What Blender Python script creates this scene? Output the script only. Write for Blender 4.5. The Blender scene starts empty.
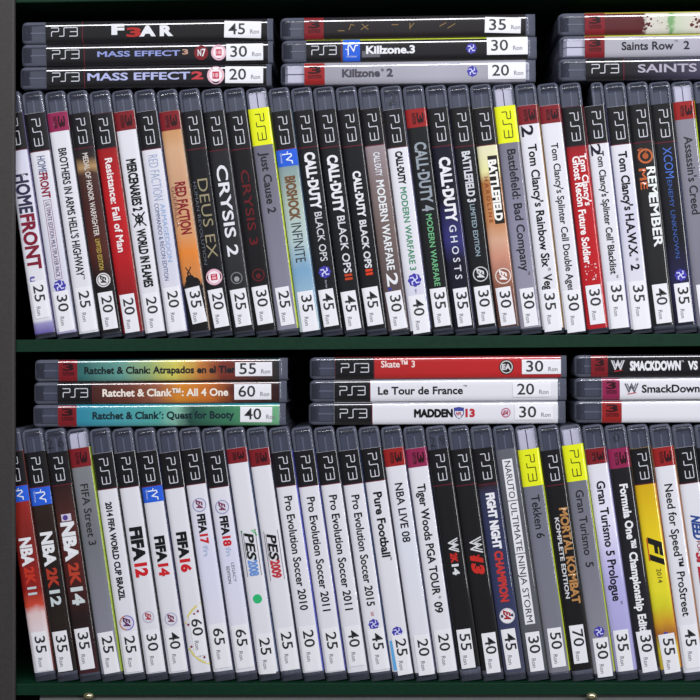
import bpy, bmesh, math, random
from mathutils import Vector, Matrix

random.seed(7)
C = bpy.context.scene.collection
S = bpy.context.scene
R = math.radians

# ------------------------------------------------------------------ camera
DIST = 0.9
LENS = 36 * DIST / 0.478
F = 700 * LENS / 36
YAW, ROLL = R(1.7), R(0.5)
cam_loc = Vector((DIST * math.tan(YAW), -DIST, 0.0))
cam_rot = Matrix.Rotation(YAW, 3, 'Z') @ Matrix.Rotation(R(90), 3, 'X') @ Matrix.Rotation(-ROLL, 3, 'Z')
cd = bpy.data.cameras.new('camera')
cd.lens = LENS
cd.sensor_width = 36
cam = bpy.data.objects.new('camera', cd)
cam.matrix_world = cam_rot.to_4x4()
cam.location = cam_loc
C.objects.link(cam)
S.camera = cam


def P(px, py, y=0.0):
    """where the measured photo point lies on the plane at depth y"""
    d = cam_rot @ Vector(((px - 350) / F, (350 - py) / F, -1))
    return cam_loc + d * ((y - cam_loc.y) / d.y)


# --------------------------------------------------------------- materials
def lin(c):
    return tuple(((v / 255) / 12.92 if v / 255 <= .04045 else ((v / 255 + .055) / 1.055) ** 2.4) for v in c)


_m = {}


def mat(name, col, rough=.4, coat=0.0, metal=0.0, alpha=1.0, spec=.5, coat_rough=.1, bump=0.0, bscale=200, mottle=0.0):
    key = (name, col, rough, coat)
    if key in _m:
        return _m[key]
    m = bpy.data.materials.new(name)
    m.use_nodes = True
    nt = m.node_tree
    b = nt.nodes['Principled BSDF']
    l = lin(col)
    b.inputs['Base Color'].default_value = (*l, 1)
    b.inputs['Roughness'].default_value = rough
    b.inputs['Metallic'].default_value = metal
    b.inputs['Coat Weight'].default_value = coat
    b.inputs['Coat Roughness'].default_value = coat_rough
    b.inputs['Alpha'].default_value = alpha
    b.inputs['Coat IOR'].default_value = 1.7
    b.inputs['Specular IOR Level'].default_value = spec
    if bump or mottle:
        tc = nt.nodes.new('ShaderNodeTexCoord')
        n = nt.nodes.new('ShaderNodeTexNoise')
        n.inputs['Scale'].default_value = bscale
        n.inputs['Detail'].default_value = 4
        nt.links.new(tc.outputs['Object'], n.inputs['Vector'])
        if mottle:
            r = nt.nodes.new('ShaderNodeValToRGB')
            r.color_ramp.elements[0].position = .3
            r.color_ramp.elements[1].position = .7
            r.color_ramp.elements[0].color = (*[v * (1 - mottle) for v in l], 1)
            r.color_ramp.elements[1].color = (*[min(1, v * (1 + mottle)) for v in l], 1)
            nt.links.new(n.outputs['Fac'], r.inputs['Fac'])
            nt.links.new(r.outputs['Color'], b.inputs['Base Color'])
        if bump:
            bp = nt.nodes.new('ShaderNodeBump')
            bp.inputs['Strength'].default_value = bump
            bp.inputs['Distance'].default_value = .0005
            nt.links.new(n.outputs['Fac'], bp.inputs['Height'])
            nt.links.new(bp.outputs['Normal'], b.inputs['Normal'])
    _m[key] = m
    return m


def deep(c):
    """printed near-blacks are denser than they look"""
    return tuple(v * .76 for v in c) if max(c) < 64 else tuple(c)


def ink(c):
    c = deep(c)
    return mat('printed_ink', tuple(c), .5, 1.0, coat_rough=.05, spec=.15)


def art(stops, noise=0.0, nscale=90):
    """a printed picture that changes along the spine: stops = [(z in m, colour), ...]"""
    if len(stops) == 1:
        return ink(stops[0][1])
    m = bpy.data.materials.new('printed_artwork')
    m.use_nodes = True
    nt = m.node_tree
    b = nt.nodes['Principled BSDF']
    b.inputs['Roughness'].default_value = .45
    b.inputs['Coat Weight'].default_value = 1.0
    b.inputs['Coat IOR'].default_value = 1.7
    b.inputs['Specular IOR Level'].default_value = .15
    b.inputs['Coat Roughness'].default_value = .05
    tc = nt.nodes.new('ShaderNodeTexCoord')
    sp = nt.nodes.new('ShaderNodeSeparateXYZ')
    nt.links.new(tc.outputs['Object'], sp.inputs[0])
    n = nt.nodes.new('ShaderNodeTexNoise')
    n.inputs['Scale'].default_value = nscale
    n.inputs['Detail'].default_value = 5
    nt.links.new(tc.outputs['Object'], n.inputs['Vector'])
    ma = nt.nodes.new('ShaderNodeMath')
    ma.operation = 'MULTIPLY_ADD'
    ma.inputs[1].default_value = 1 / LEN
    nt.links.new(sp.outputs['Z'], ma.inputs[0])
    nn = nt.nodes.new('ShaderNodeMath')
    nn.operation = 'MULTIPLY_ADD'
    nn.inputs[1].default_value = noise
    nn.inputs[2].default_value = -noise / 2
    nt.links.new(n.outputs['Fac'], nn.inputs[0])
    nt.links.new(nn.outputs[0], ma.inputs[2])
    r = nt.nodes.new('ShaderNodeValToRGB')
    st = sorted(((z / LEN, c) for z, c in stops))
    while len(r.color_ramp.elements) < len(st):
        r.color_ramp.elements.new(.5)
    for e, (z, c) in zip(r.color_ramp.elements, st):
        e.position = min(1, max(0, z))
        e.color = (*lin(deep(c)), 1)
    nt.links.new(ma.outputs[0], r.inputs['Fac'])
    nt.links.new(r.outputs['Color'], b.inputs['Base Color'])
    return m


M_SHELL = mat('clear_grey_plastic', (120, 124, 142), .12, alpha=.5, spec=.7)
M_WINDOW = mat('thin_clear_plastic', (104, 108, 126), .12, alpha=.22, spec=.7)
M_RIB = mat('pale_case_rib', (92, 96, 116), .4)
M_TRAY = mat('grey_case_plastic', (50, 53, 70), .4)
M_TRAYS = mat('silver_case_plastic', (214, 212, 232), .35)
M_STICK = mat('sticker_paper', (224, 223, 228), .55)
M_NUM = mat('sticker_ink', (28, 28, 32), .6)
M_RON = mat('faint_sticker_ink', (128, 126, 134), .6)
M_GREEN = mat('green_painted_board', (4, 42, 26), .6, spec=.2, bump=.15, bscale=300, mottle=.12)
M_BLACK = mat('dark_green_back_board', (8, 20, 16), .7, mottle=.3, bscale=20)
M_POST = mat('grey_upright_metal', (50, 47, 46), .65, metal=.1, bump=.2, bscale=500, mottle=.12)
M_RAIL = mat('grey_rail_paint', (92, 93, 91), .6, bump=.2, bscale=400, mottle=.08)
M_BRASS = mat('brass_pin', (215, 205, 165), .25, metal=.9)

# ------------------------------------------------------------ mesh builder
MM = .001
T, LEN, DEP = .0145, .172, .135     # thickness, height, depth of a case
OFF = .0001                         # the paper sleeve lies this far outside the shell
RX, RY = .0042, .0016               # rounding of the spine edges


def ysurf(x):
    """depth of the rounded spine surface at local x"""
    d = max(RX - x, x - (T - RX), 0)
    d = min(d / RX, .999)
    return RY * (1 - math.sqrt(1 - d * d))


class MB:
    def __init__(s):
        s.v, s.f, s.fm, s.m = [], [], [], []
        s.layers = 0

    def mi(s, m):
        if m not in s.m:
            s.m.append(m)
        return s.m.index(m)

    def add(s, vs, fs, m):
        o = len(s.v)
        s.v += [tuple(q) for q in vs]
        k = s.mi(m)
        for f in fs:
            s.f.append([o + i for i in f])
            s.fm.append(k)

    def box(s, a, b, m):
        x0, y0, z0 = a
        x1, y1, z1 = b
        s.add([(x0, y0, z0), (x1, y0, z0), (x1, y1, z0), (x0, y1, z0), (x0, y0, z1), (x1, y0, z1), (x1, y1, z1), (x0, y1, z1)],
              [(0, 3, 2, 1), (4, 5, 6, 7), (0, 1, 5, 4), (1, 2, 6, 5), (2, 3, 7, 6), (3, 0, 4, 7)], m)

    def spine(s, pts, faces, m, lay):
        """flat (x, z) points laid onto the rounded spine, lay = height of the layer"""
        s.layers += 1                    # each print lies a hair above the one before
        lay += .000004 * s.layers
        s.add([(x, ysurf(x) - lay, z) for x, z in pts], faces, m)

    def patch(s, x0, x1, z0, z1, m, lay, rot=0.0, n=10):
        cx, cz = (x0 + x1) / 2, (z0 + z1) / 2
        c, sn = math.cos(rot), math.sin(rot)
        pts, fs = [], []
        for j in (0, 1):
            for i in range(n + 1):
                dx, dz = (x0 + (x1 - x0) * i / n) - cx, (z1 if j else z0) - cz
                pts.append((cx + dx * c - dz * sn, cz + dx * sn + dz * c))
        for i in range(n):
            fs.append((i, i + 1, n + 2 + i, n + 1 + i))
        s.spine(pts, fs, m, lay)

    def disc(s, x, z, r, m, lay, n=28, sx=1.0):
        pts = [(x + r * sx * math.cos(6.2832 * k / n), z + r * math.sin(6.2832 * k / n)) for k in range(n)] + [(x, z)]
        s.spine(pts, [(k, (k + 1) % n, n) for k in range(n)], m, lay)

    def ring(s, x, z, r, w, m, lay, n=32, a0=0, a1=360):
        pts = []
        full = abs(a1 - a0) >= 360
        for k in range(n + (0 if full else 1)):
            a = R(a0 + (a1 - a0) * k / n)
            pts += [(x + r * math.cos(a), z + r * math.sin(a)), (x + (r - w) * math.cos(a), z + (r - w) * math.sin(a))]
        nn = len(pts) // 2
        fs = [(2 * k, 2 * ((k + 1) % nn), 2 * ((k + 1) % nn) + 1, 2 * k + 1) for k in range(nn if full else nn - 1)]
        s.spine(pts, fs, m, lay)

    def stroke(s, pts, w, m, lay):
        """polyline of width w in (x, z)"""
        P2 = [Vector(p) for p in pts]
        for a, b in zip(P2, P2[1:]):
            d = b - a
            if d.length < 1e-7:
                continue
            d.normalize()
            nn = Vector((-d.y, d.x)) * w / 2
            e = d * w * .45
            q = [a - e + nn, b + e + nn, b + e - nn, a - e - nn]
            s.spine([tuple(v) for v in q], [(0, 1, 2, 3)], m, lay)

    def build(s, name, parent=None, smooth=False):
        me = bpy.data.meshes.new(name)
        me.from_pydata(s.v, [], s.f)
        for m in s.m:
            me.materials.append(m)
        me.polygons.foreach_set('material_index', s.fm)
        if smooth:
            me.polygons.foreach_set('use_smooth', [True] * len(me.polygons))
        me.update()
        o = bpy.data.objects.new(name, me)
        C.objects.link(o)
        o.parent = parent
        return o


# -------------------------------------------------------------------- text
_tx = {}


def glyphs(txt, bold):
    k = (txt, round(bold, 3))
    if k in _tx:
        return _tx[k]
    cu = bpy.data.curves.new('lettering', 'FONT')
    cu.body = txt
    cu.size = 1
    cu.resolution_u = 3
    cu.offset = bold
    ob = bpy.data.objects.new('lettering', cu)
    me = bpy.data.meshes.new_from_object(ob)
    vs = [(v.co.x, v.co.y) for v in me.vertices]
    fs = [tuple(p.vertices) for p in me.polygons]
    bpy.data.objects.remove(ob)
    bpy.data.meshes.remove(me)
    bpy.data.curves.remove(cu)
    x0, x1 = min(v[0] for v in vs), max(v[0] for v in vs)
    _tx[k] = (vs, fs, x0, x1)
    return _tx[k]


CAP = max(v[1] for v in glyphs('H', 0)[0])


def text(mb, txt, z0, z1, h, m, xc, bold=0.0, lay=.0003, shear=0.0):
    """lettering running down the spine from z0 to z1 with capitals h high, centred on xc"""
    if 'M' in txt and bold > 0:      # the outline of an M cannot be swelled: it is stamped in a small circle instead
        vs, fs, a, b = glyphs(txt, 0)
        k = bold * .9
        sh = [(k * math.cos(q * math.pi / 3), k * math.sin(q * math.pi / 3)) for q in range(6)]
        a, b = a - k, b + k
    else:
        vs, fs, a, b = glyphs(txt, bold)
        sh = [(0, 0)]
    L = z0 - z1
    for dx, dy in sh:
        pts = []
        for x, y in vs:
            u = (x + dx - a) / (b - a)
            v = ((y + dy) / CAP - .5) * h
            pts.append((xc + v, z0 - u * L - shear * v))
        mb.spine(pts, fs, m, lay)


def logo(mb, z0, z1, h, xc, m, lay, w):
    """the stretched three-character platform mark"""
    k = (z0 - z1) / 3.15
    q = lambda pts: [(xc + (v - .5) * h, z0 - u * k) for u, v in pts]
    for st in ([(0, 1), (.78, 1), (.88, .93), (.88, .62), (.78, .55), (.12, .55), (.02, .47), (.02, 0)],
               [(1.0, 0), (1.42, 0), (1.52, .07), (1.52, .93), (1.62, 1), (2.08, 1)],
               [(2.22, 1), (3.03, 1), (3.13, .93), (3.13, .07), (3.03, 0), (2.22, 0)], [(2.3, .52), (3.1, .52)]):
        mb.stroke(q(st), w, m, lay)


# ----------------------------------------------------------------- the case
def arc_section(off, x_lo=None, x_hi=None, n=7):
    pts = []
    for k in range(n + 1):
        a = math.pi / 2 * (1 - k / n)
        pts.append((RX - (RX + off) * math.sin(a), RY - (RY + off) * math.cos(a)))
    pts = pts[:]
    for k in range(n + 1):
        a = math.pi / 2 * k / n
        pts.append((T - RX + (RX + off) * math.sin(a), RY - (RY + off) * math.cos(a)))
    return pts


def shell_mesh(x0=0.0, z_lo=0.0, z_hi=LEN, broken=False):
    """the plastic shell as a stack of rounded sections; the ends are eased over the spine edge"""
    w = T - x0
    rx = min(RX, w * .45)

    def ring(z, iy, ix):
        pts = [(x0 + ix, DEP - .002 - iy * .3, z), (x0 + ix, RY + .001 + iy, z)]
        k = 6
        for q in range(k + 1):
            a = math.pi / 2 * (1 - q / k)
            pts.append((x0 + rx - (rx - ix) * math.sin(a), iy + RY - RY * math.cos(a), z))
        for q in range(k + 1):
            a = math.pi / 2 * q / k
            pts.append((T - rx + (rx - ix) * math.sin(a), iy + RY - RY * math.cos(a), z))
        pts += [(T - ix, RY + .001 + iy, z), (T - ix, DEP - .002 - iy * .3, z), (T - ix - .002, DEP - iy * .3, z), (x0 + ix + .002, DEP - iy * .3, z)]
        return pts
    rings = []
    n = 6
    for q in range(n + 1):
        a = math.pi / 2 * q / n
        rings.append(ring(z_lo + .0018 * (1 - math.sin(a)), .0018 * (1 - math.cos(math.pi / 2 - a)) , .0010 * (1 - math.sin(a))))
    rings.append(ring(z_lo + .0072, 0, 0))
    for q in range(n + 1):
        a = math.pi / 2 * q / n
        rings.append(ring(z_hi - .0046 * (1 - math.sin(a)), .0038 * (1 - math.cos(a)), .0022 * (1 - math.cos(a))))
    m = len(rings[0])
    vs = [p for r in rings for p in r]
    fs = [tuple(reversed(range(m)))]
    for r in range(len(rings) - 1):
        for q in range(m):
            fs.append((r * m + q, r * m + (q + 1) % m, (r + 1) * m + (q + 1) % m, (r + 1) * m + q))
    fs.append(tuple((len(rings) - 1) * m + q for q in range(m)))
    win = []
    for r in range(len(rings) - 1):
        for q in range(m):
            zz = (rings[r][0][2] + rings[r + 1][0][2]) / 2
            xm = (rings[r][q][0] + rings[r][(q + 1) % m][0]) / 2
            ym = rings[r][q][1]
            win.append(r * m + q + 1 if (abs(xm - (x0 + T) / 2) < w / 2 - .0021 and ym < .012 and z_lo + .0055 < zz < z_hi - .0016) else -1)
    return vs, fs, {i for i in win if i > 0}


SHELL = shell_mesh()


def add_shell(mb, sh):
    vs, fs, win = sh
    o = len(mb.v)
    mb.v += [tuple(q) for q in vs]
    a, b = mb.mi(M_SHELL), mb.mi(M_WINDOW)
    for i, f in enumerate(fs):
        mb.f.append([o + k for k in f])
        mb.fm.append(b if i in win else a)


def finished(name, sh, parent, smooth=True):
    mb = MB()
    add_shell(mb, sh)
    o = mb.build(name, parent, smooth)
    return o


_shared = {}


def shared(name, key, maker, parent):
    if key in _shared:
        o = _shared[key].copy()
        o.name = name
        C.objects.link(o)
        o.parent = parent
        return o
    o = maker()
    _shared[key] = o
    return o


def make_case(look_label, group, spec, loc, rot_y, zl, scale=(1, 1, 1)):
    """zl(p) turns a measured place along the spine into the case's own height"""
    root = bpy.data.objects.new('game_case', None)
    root.empty_display_size = .01
    C.objects.link(root)
    root.location = loc
    root.rotation_euler = (0, rot_y, 0)
    root.scale = scale
    root['label'] = look_label
    root['category'] = 'game case'
    root['group'] = group
    px = .000683
    silver = spec.get('silver')
    broken = spec.get('broken')
    # --- shell
    if broken:
        mb = MB()
        add_shell(mb, shell_mesh(0, 0, LEN - .0165))
        add_shell(mb, shell_mesh(.0060, LEN - .024, LEN))
        sh = mb.build('case_shell', root, True)
    else:
        sh = shared('case_shell', 'shell', lambda: finished('case_shell', SHELL, root), root)
    sh['label'] = 'clear blue-grey plastic shell' + (' with a broken top corner' if broken else '')

    def tray():
        mb = MB()
        m = M_TRAYS if silver else M_TRAY
        g = .00035
        for a, b in ((.0016 if silver else .0025, T / 2 - g), (T / 2 + g, T - (.0016 if silver else .0025))):
            if broken:
                a = max(a, T / 2 + g) if b > T / 2 else a
            zt = LEN - (.0195 if (broken and a < T / 2) else (.0030 if silver else .0052))
            y0 = .0019
            # front edge eased so that the tray follows the shell
            mb.add([(a, y0, .004), (b, y0, .004), (b, y0, zt - .002), (a, y0, zt - .002), (a, y0 + .003, zt), (b, y0 + .003, zt),
                    (b, DEP - .004, zt), (a, DEP - .004, zt), (a, DEP - .004, .004), (b, DEP - .004, .004)],
                   [(0, 1, 2, 3), (3, 2, 5, 4), (4, 5, 6, 7), (7, 6, 9, 8), (8, 9, 1, 0), (0, 3, 4, 7, 8), (1, 9, 6, 5, 2)], m)
        if not silver:
            mb.box((T / 2 - g - .0001, .0016, .004), (T / 2 + g + .0001, .004, LEN - .0065), M_RIB)
        return mb.build('disc_tray', sh)
    shared('disc_tray', 'tray%d%d' % (bool(silver), bool(broken)), tray, sh)

    if spec.get('pen'):
        txt, p0, p1, xs = spec['pen']
        za, zb_ = zl(p0), zl(p1)
        gv, gf, g0, g1 = glyphs(txt, -.01)
        pm = MB()
        pm.spine([(T / 2 + (x - (g0 + g1) / 2) / (g1 - g0) * xs * px, zb_ + y / CAP * (za - zb_)) for x, y in gv], gf, mat('dark_marker_ink', (22, 24, 38), .5), .0004)
        pm.build('pen_mark', sh)['label'] = 'handwritten marker figures'
    # --- paper sleeve round spine, front and back
    zt = zl(spec['top'])
    zb = zl(spec['bot'])
    zb = max(zb, .0035)
    side = ink(spec.get('side', (34, 34, 42)))
    back = ink(spec.get('back', spec.get('side', (34, 34, 42))))
    sp = spec['spine']
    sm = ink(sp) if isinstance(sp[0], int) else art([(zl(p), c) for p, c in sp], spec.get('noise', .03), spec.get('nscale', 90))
    sec = [(-OFF, DEP * .96)] + arc_section(OFF) + [(T + OFF, DEP * .96)]
    mb = MB()
    n = len(sec)
    vs = [(x, y, z) for z in (zb, zt) for x, y in sec]
    cut = n - 5 + spec.get('cut', 0)
    for i in range(n - 1):
        mm = back if i == 0 else (side if i >= cut else sm)
        mb.add([vs[i], vs[i + 1], vs[n + i + 1], vs[n + i]], [(0, 1, 2, 3)], mm)
    # inner face closes the paper so it has thickness
    sl = mb.build('cover_sleeve', root, False)
    bmx = bmesh.new()
    bmx.from_mesh(sl.data)
    bmesh.ops.remove_doubles(bmx, verts=bmx.verts, dist=1e-7)
    for f in bmx.faces:
        f.smooth = True
    bmx.to_mesh(sl.data)
    bmx.free()
    if spec.get('sleeve_label'):
        sl['label'] = spec['sleeve_label']

    # --- header band with the platform mark
    cx = T / 2

    def band(z0, z1, m, lay, lo=0, hi=None, full=True):
        se = arc_section(OFF + lay)
        if not full:
            se = se[2:-2]
        else:
            se = se[1:-2]
        k = len(se)
        mbb.add([(x, y, z) for z in (z1, z0) for x, y in se], [(i, i + 1, k + i + 1, k + i) for i in range(k - 1)], m)

    h = spec.get('hdr')
    if h:
        mbb = MB()
        kind, he = h
        z0, z1 = zt - .0001, zl(he)
        col = {'B': (27, 26, 30), 'Y': (226, 232, 28), 'R': (122, 24, 32), 'M': (140, 34, 76), 'D': (148, 30, 30)}[kind]
        band(z0, z1, ink(col), .00006)
        if kind == 'B':
            band(z1 + .0003, z1 - .0003, ink((96, 26, 40)), .00009)
        if kind in 'BY':
            logo(mbb, z0 - (z0 - z1) * .155, z1 + (z0 - z1) * .135, .0056, cx + .0002, ink((206, 206, 214) if kind == 'B' else (50, 54, 20)), .0003, .00056)
        else:
            dk = ink((58, 12, 20))
            text(mbb, 'PLAYSTATION', z0 - .0028, z1 + .0022, .0024, dk, cx - .0020, .02)
            text(mbb, '3', z0 - .0028, z1 + .0024, .0044, dk, cx + .0024, .03)
        ob = mbb.build('platform_band', sl)
        ob['label'] = {'B': 'black band with a pale platform mark', 'Y': 'yellow band with a dark platform mark'}.get(kind, 'small red band with a dark platform mark')
        for pl in ob.data.polygons:
            pl.use_smooth = True

    # --- printing
    tm, em, am = MB(), MB(), MB()
    last = None
    for it in spec.get('items', []):
        k, a = it[0], it[1:]
        if tm.v:
            tm.build('title_lettering', sl)
            tm = MB()
        if k not in ('t', 'rect', 'frame', 'move', 'splat', 'shield'):
            here = zl(a[0] if k != 'lines' else a[0][0][0])
            if last is not None and abs(here - last) > .012 and em.v:
                em.build('emblem', sl)
                em = MB()
            last = here
        elif k in ('rect', 'frame', 'move') and am.v:
            last = None
            am.build('artwork_panel', sl)
            am = MB()
        if k == 't':      # text, p0, p1, height px, colour, bold, x shift px
            s_, p0, p1, hp, c = a[:5]
            bold = a[5] if len(a) > 5 else .02
            xo = a[6] if len(a) > 6 else 0
            shr = a[7] if len(a) > 7 else 0
            text(tm, s_, zl(p0), zl(p1), hp * px, ink(c), cx + xo * px, bold, .0003, shr)
        elif k == 'disc':
            p, r, c = a[:3]
            em.disc(cx + (a[3] if len(a) > 3 else 0) * px, zl(p), r * px, ink(c), .0002 + .00004 * (a[4] if len(a) > 4 else 0))
        elif k == 'ring':
            p, r, w, c = a[:4]
            em.ring(cx + (a[4] if len(a) > 4 else 0) * px, zl(p), r * px, w * px, ink(c), .00025)
        elif k == 'rect':
            p0, p1, x0, x1, c = a
            am.patch(cx + x0 * px, cx + x1 * px, zl(p1), zl(p0), ink(c), .00012 + .00002 * min(4, len(am.v) // 22))
        elif k == 'frame':
            p0, p1, x0, x1, c = a
            q = [(cx + x0 * px, zl(p0)), (cx + x1 * px, zl(p0)), (cx + x1 * px, zl(p1)), (cx + x0 * px, zl(p1)), (cx + x0 * px, zl(p0))]
            am.stroke(q, .0003, ink(c), .00022)
        elif k == 'lines':
            for (p0, x0, p1, x1) in a[0]:
                em.stroke([(cx + x0 * px, zl(p0)), (cx + x1 * px, zl(p1))], a[1] * px, ink(a[2]), .00026)
        elif k == 'move':  # blue block with the white wave mark
            p0, p1 = a
            mbb = am
            band(zl(p0), zl(p1), ink((38, 92, 208)), .00008)
            z0_, z1_ = zl(p0), zl(p1)
            L_ = z0_ - z1_
            w_ = ink((232, 238, 248))
            f_ = lambda u, v: (cx + v * px, z0_ - u * L_)
            em.stroke([f_(.30, -4.5), f_(.30, 4), f_(.42, 4.5), f_(.62, -1), f_(.72, 4.5), f_(.86, 4.5)], 1.1 * px, w_, .0003)
            em.stroke([f_(.30, 0), f_(.16, 1)], .8 * px, w_, .0003)
            em.build('emblem', sl)
            em = MB()
            text(tm, 'PLAYSTATION', z0_ - L_ * .2, z1_ + L_ * .2, 1.3 * px, w_, cx - 6.2 * px, .0)
        elif k == 'psn':   # blue and violet round network mark
            p, r = a[:2]
            z = zl(p)
            r = r * .86
            em.disc(cx, z, r * px, ink((50, 44, 140)), .0002)
            for q in range(8):
                an = q * math.pi / 4
                em.disc(cx + math.cos(an) * r * .78 * px, z + math.sin(an) * r * .78 * px, r * .34 * px, ink((66, 60, 164)), .00022)
            w_ = ink((206, 208, 246))
            for q in range(4):
                an = q * math.pi / 2 + .5
                em.stroke([(cx, z), (cx + math.cos(an) * r * .55 * px, z + math.sin(an) * r * .55 * px), (cx + math.cos(an + .5) * r * .8 * px, z + math.sin(an + .5) * r * .8 * px)], r * .2 * px, w_, .0003)
        elif k == 'ea':    # round maker's mark: ring, field and slanted letters
            p, r, ringc, field, fg = a[:5]
            z = zl(p)
            if field:
                em.disc(cx, z, r * px, ink(field), .0002)
            em.ring(cx, z, r * px, max(1.0, r * .14) * px, ink(ringc), .00025)
            if len(a) > 5:
                em.ring(cx, z, r * px, max(1.0, r * .16) * px, ink(a[5]), .00027, a0=100, a1=260)
            text(em, 'EA', z + r * .58 * px, z - r * .62 * px, r * .82 * px, ink(fg), cx, .05, .0003, .5)
        elif k == 'rate':  # pale pink rating disc
            p, r = a
            z = zl(p)
            em.disc(cx, z, r * px, ink((222, 178, 190)), .0002)
            em.disc(cx, z, r * .74 * px, ink((240, 226, 230)), .00024)
            em.patch(cx - r * .4 * px, cx + r * .4 * px, z - r * .38 * px, z + r * .38 * px, ink((190, 22, 60)), .00028)
            text(em, '18', z + r * .28 * px, z - r * .28 * px, r * .45 * px, ink((236, 190, 200)), cx, .03, .00032)
        elif k == 'scratch':  # scratched double chevron
            p0, p1, r, c = a[:4]
            z0_, L_ = zl(p0), zl(p0) - zl(p1)
            f_ = lambda u, v: (cx + v * r * px, z0_ - u * L_)
            em.stroke([f_(0, .9), f_(.28, -.55), f_(.5, .45), f_(.72, -.55), f_(1, .9)], 1.3 * px, ink(c), .00028)
            em.stroke([f_(.16, .9), f_(.32, .05), f_(.5, .95), f_(.68, .05), f_(.84, .9)], .9 * px, ink(c), .00028)
            if len(a) > 4:
                em.stroke([f_(.2, -.95), f_(.85, -.7)], .8 * px, ink(a[4]), .00028)
        elif k == 'shield':
            z0_, L_ = zl(a[0]), zl(a[0]) - zl(a[1])
            f_ = lambda u, v: (cx + v * px, z0_ - u * L_)
            for grow, c_, ly in ((1.0, (44, 52, 130), .00012), (.82, (220, 220, 228), .00014)):
                g_ = lambda u, v: f_(.5 + (u - .5) * grow, v * grow)
                q_ = [g_(0, 5), g_(.5, 5.8), g_(1, 5), g_(1, -1), g_(.8, -4), g_(.5, -5.8), g_(.2, -4), g_(0, -1)]
                am.spine(q_, [(0, 7, 6, 5, 4, 3, 2, 1)], ink(c_), ly)
            am.spine([f_(.08, 4.4), f_(.5, 5), f_(.92, 4.4), f_(.92, 1.8), f_(.08, 1.8)], [(0, 4, 3, 2, 1)], ink((60, 70, 150)), .00017)
        elif k == 'splat':
            p0, p1, n_, c, rmin, rmax = a
            rr = random.Random(n_)
            for _ in range(n_):
                em.disc(cx + rr.uniform(-6.5, 6.5) * px, zl(rr.uniform(p0, p1)), rr.uniform(rmin, rmax) * px, ink(c), .0002 + rr.random() * .00005, 9, rr.uniform(.6, 1.2))
    if am.v:
        am.build('artwork_panel', sl)
    if tm.v:
        tm.build('title_lettering', sl)
    if em.v:
        em.build('emblem', sl)

    # --- price sticker
    pr = spec.get('price')
    if pr:
        val, s0, s1 = pr[:3]
        rot = pr[3] if len(pr) > 3 else 0
        w = pr[4] if len(pr) > 4 else 16.6
        xo = pr[5] if len(pr) > 5 else 0
        z0, z1 = zl(s0), zl(s1)
        mb = MB()
        xa, xb = cx + (xo - w / 2) * px, cx + (xo + w / 2) * px
        mb.patch(xa, xb, z1, z0, M_STICK, .00040, R(rot))
        mb.patch(xa, xb, z1, z0, M_STICK, .00028, R(rot))
        st = mb.build('price_sticker', root)
        nb = MB()
        t0 = z0 - 4.2 * px
        text(nb, val, t0, t0 - 16.6 * px, 10.2 * px, M_NUM, cx + (xo + pr[6] if len(pr) > 6 else xo + .6) * px, .008, .00055)
        text(nb, 'Ron', t0 - 21.5 * px, t0 - 30.5 * px, 4.0 * px, M_RON, cx + (xo - 2.2) * px, .01, .00055)
        nb.build('price_lettering', st)
    return root


# ---------------------------------------------------------------- colours
W = (220, 219, 226)
W2 = (206, 206, 222)
K = (24, 24, 27)
CH = (38, 37, 40)
GR = (128, 127, 140)
INKK = (34, 34, 38)
WH = (226, 226, 230)
YG = (176, 190, 50)
RED = (186, 26, 36)
PUR = (88, 76, 150)
LV = (150, 146, 190)
MBLUE = (42, 52, 120)

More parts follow.
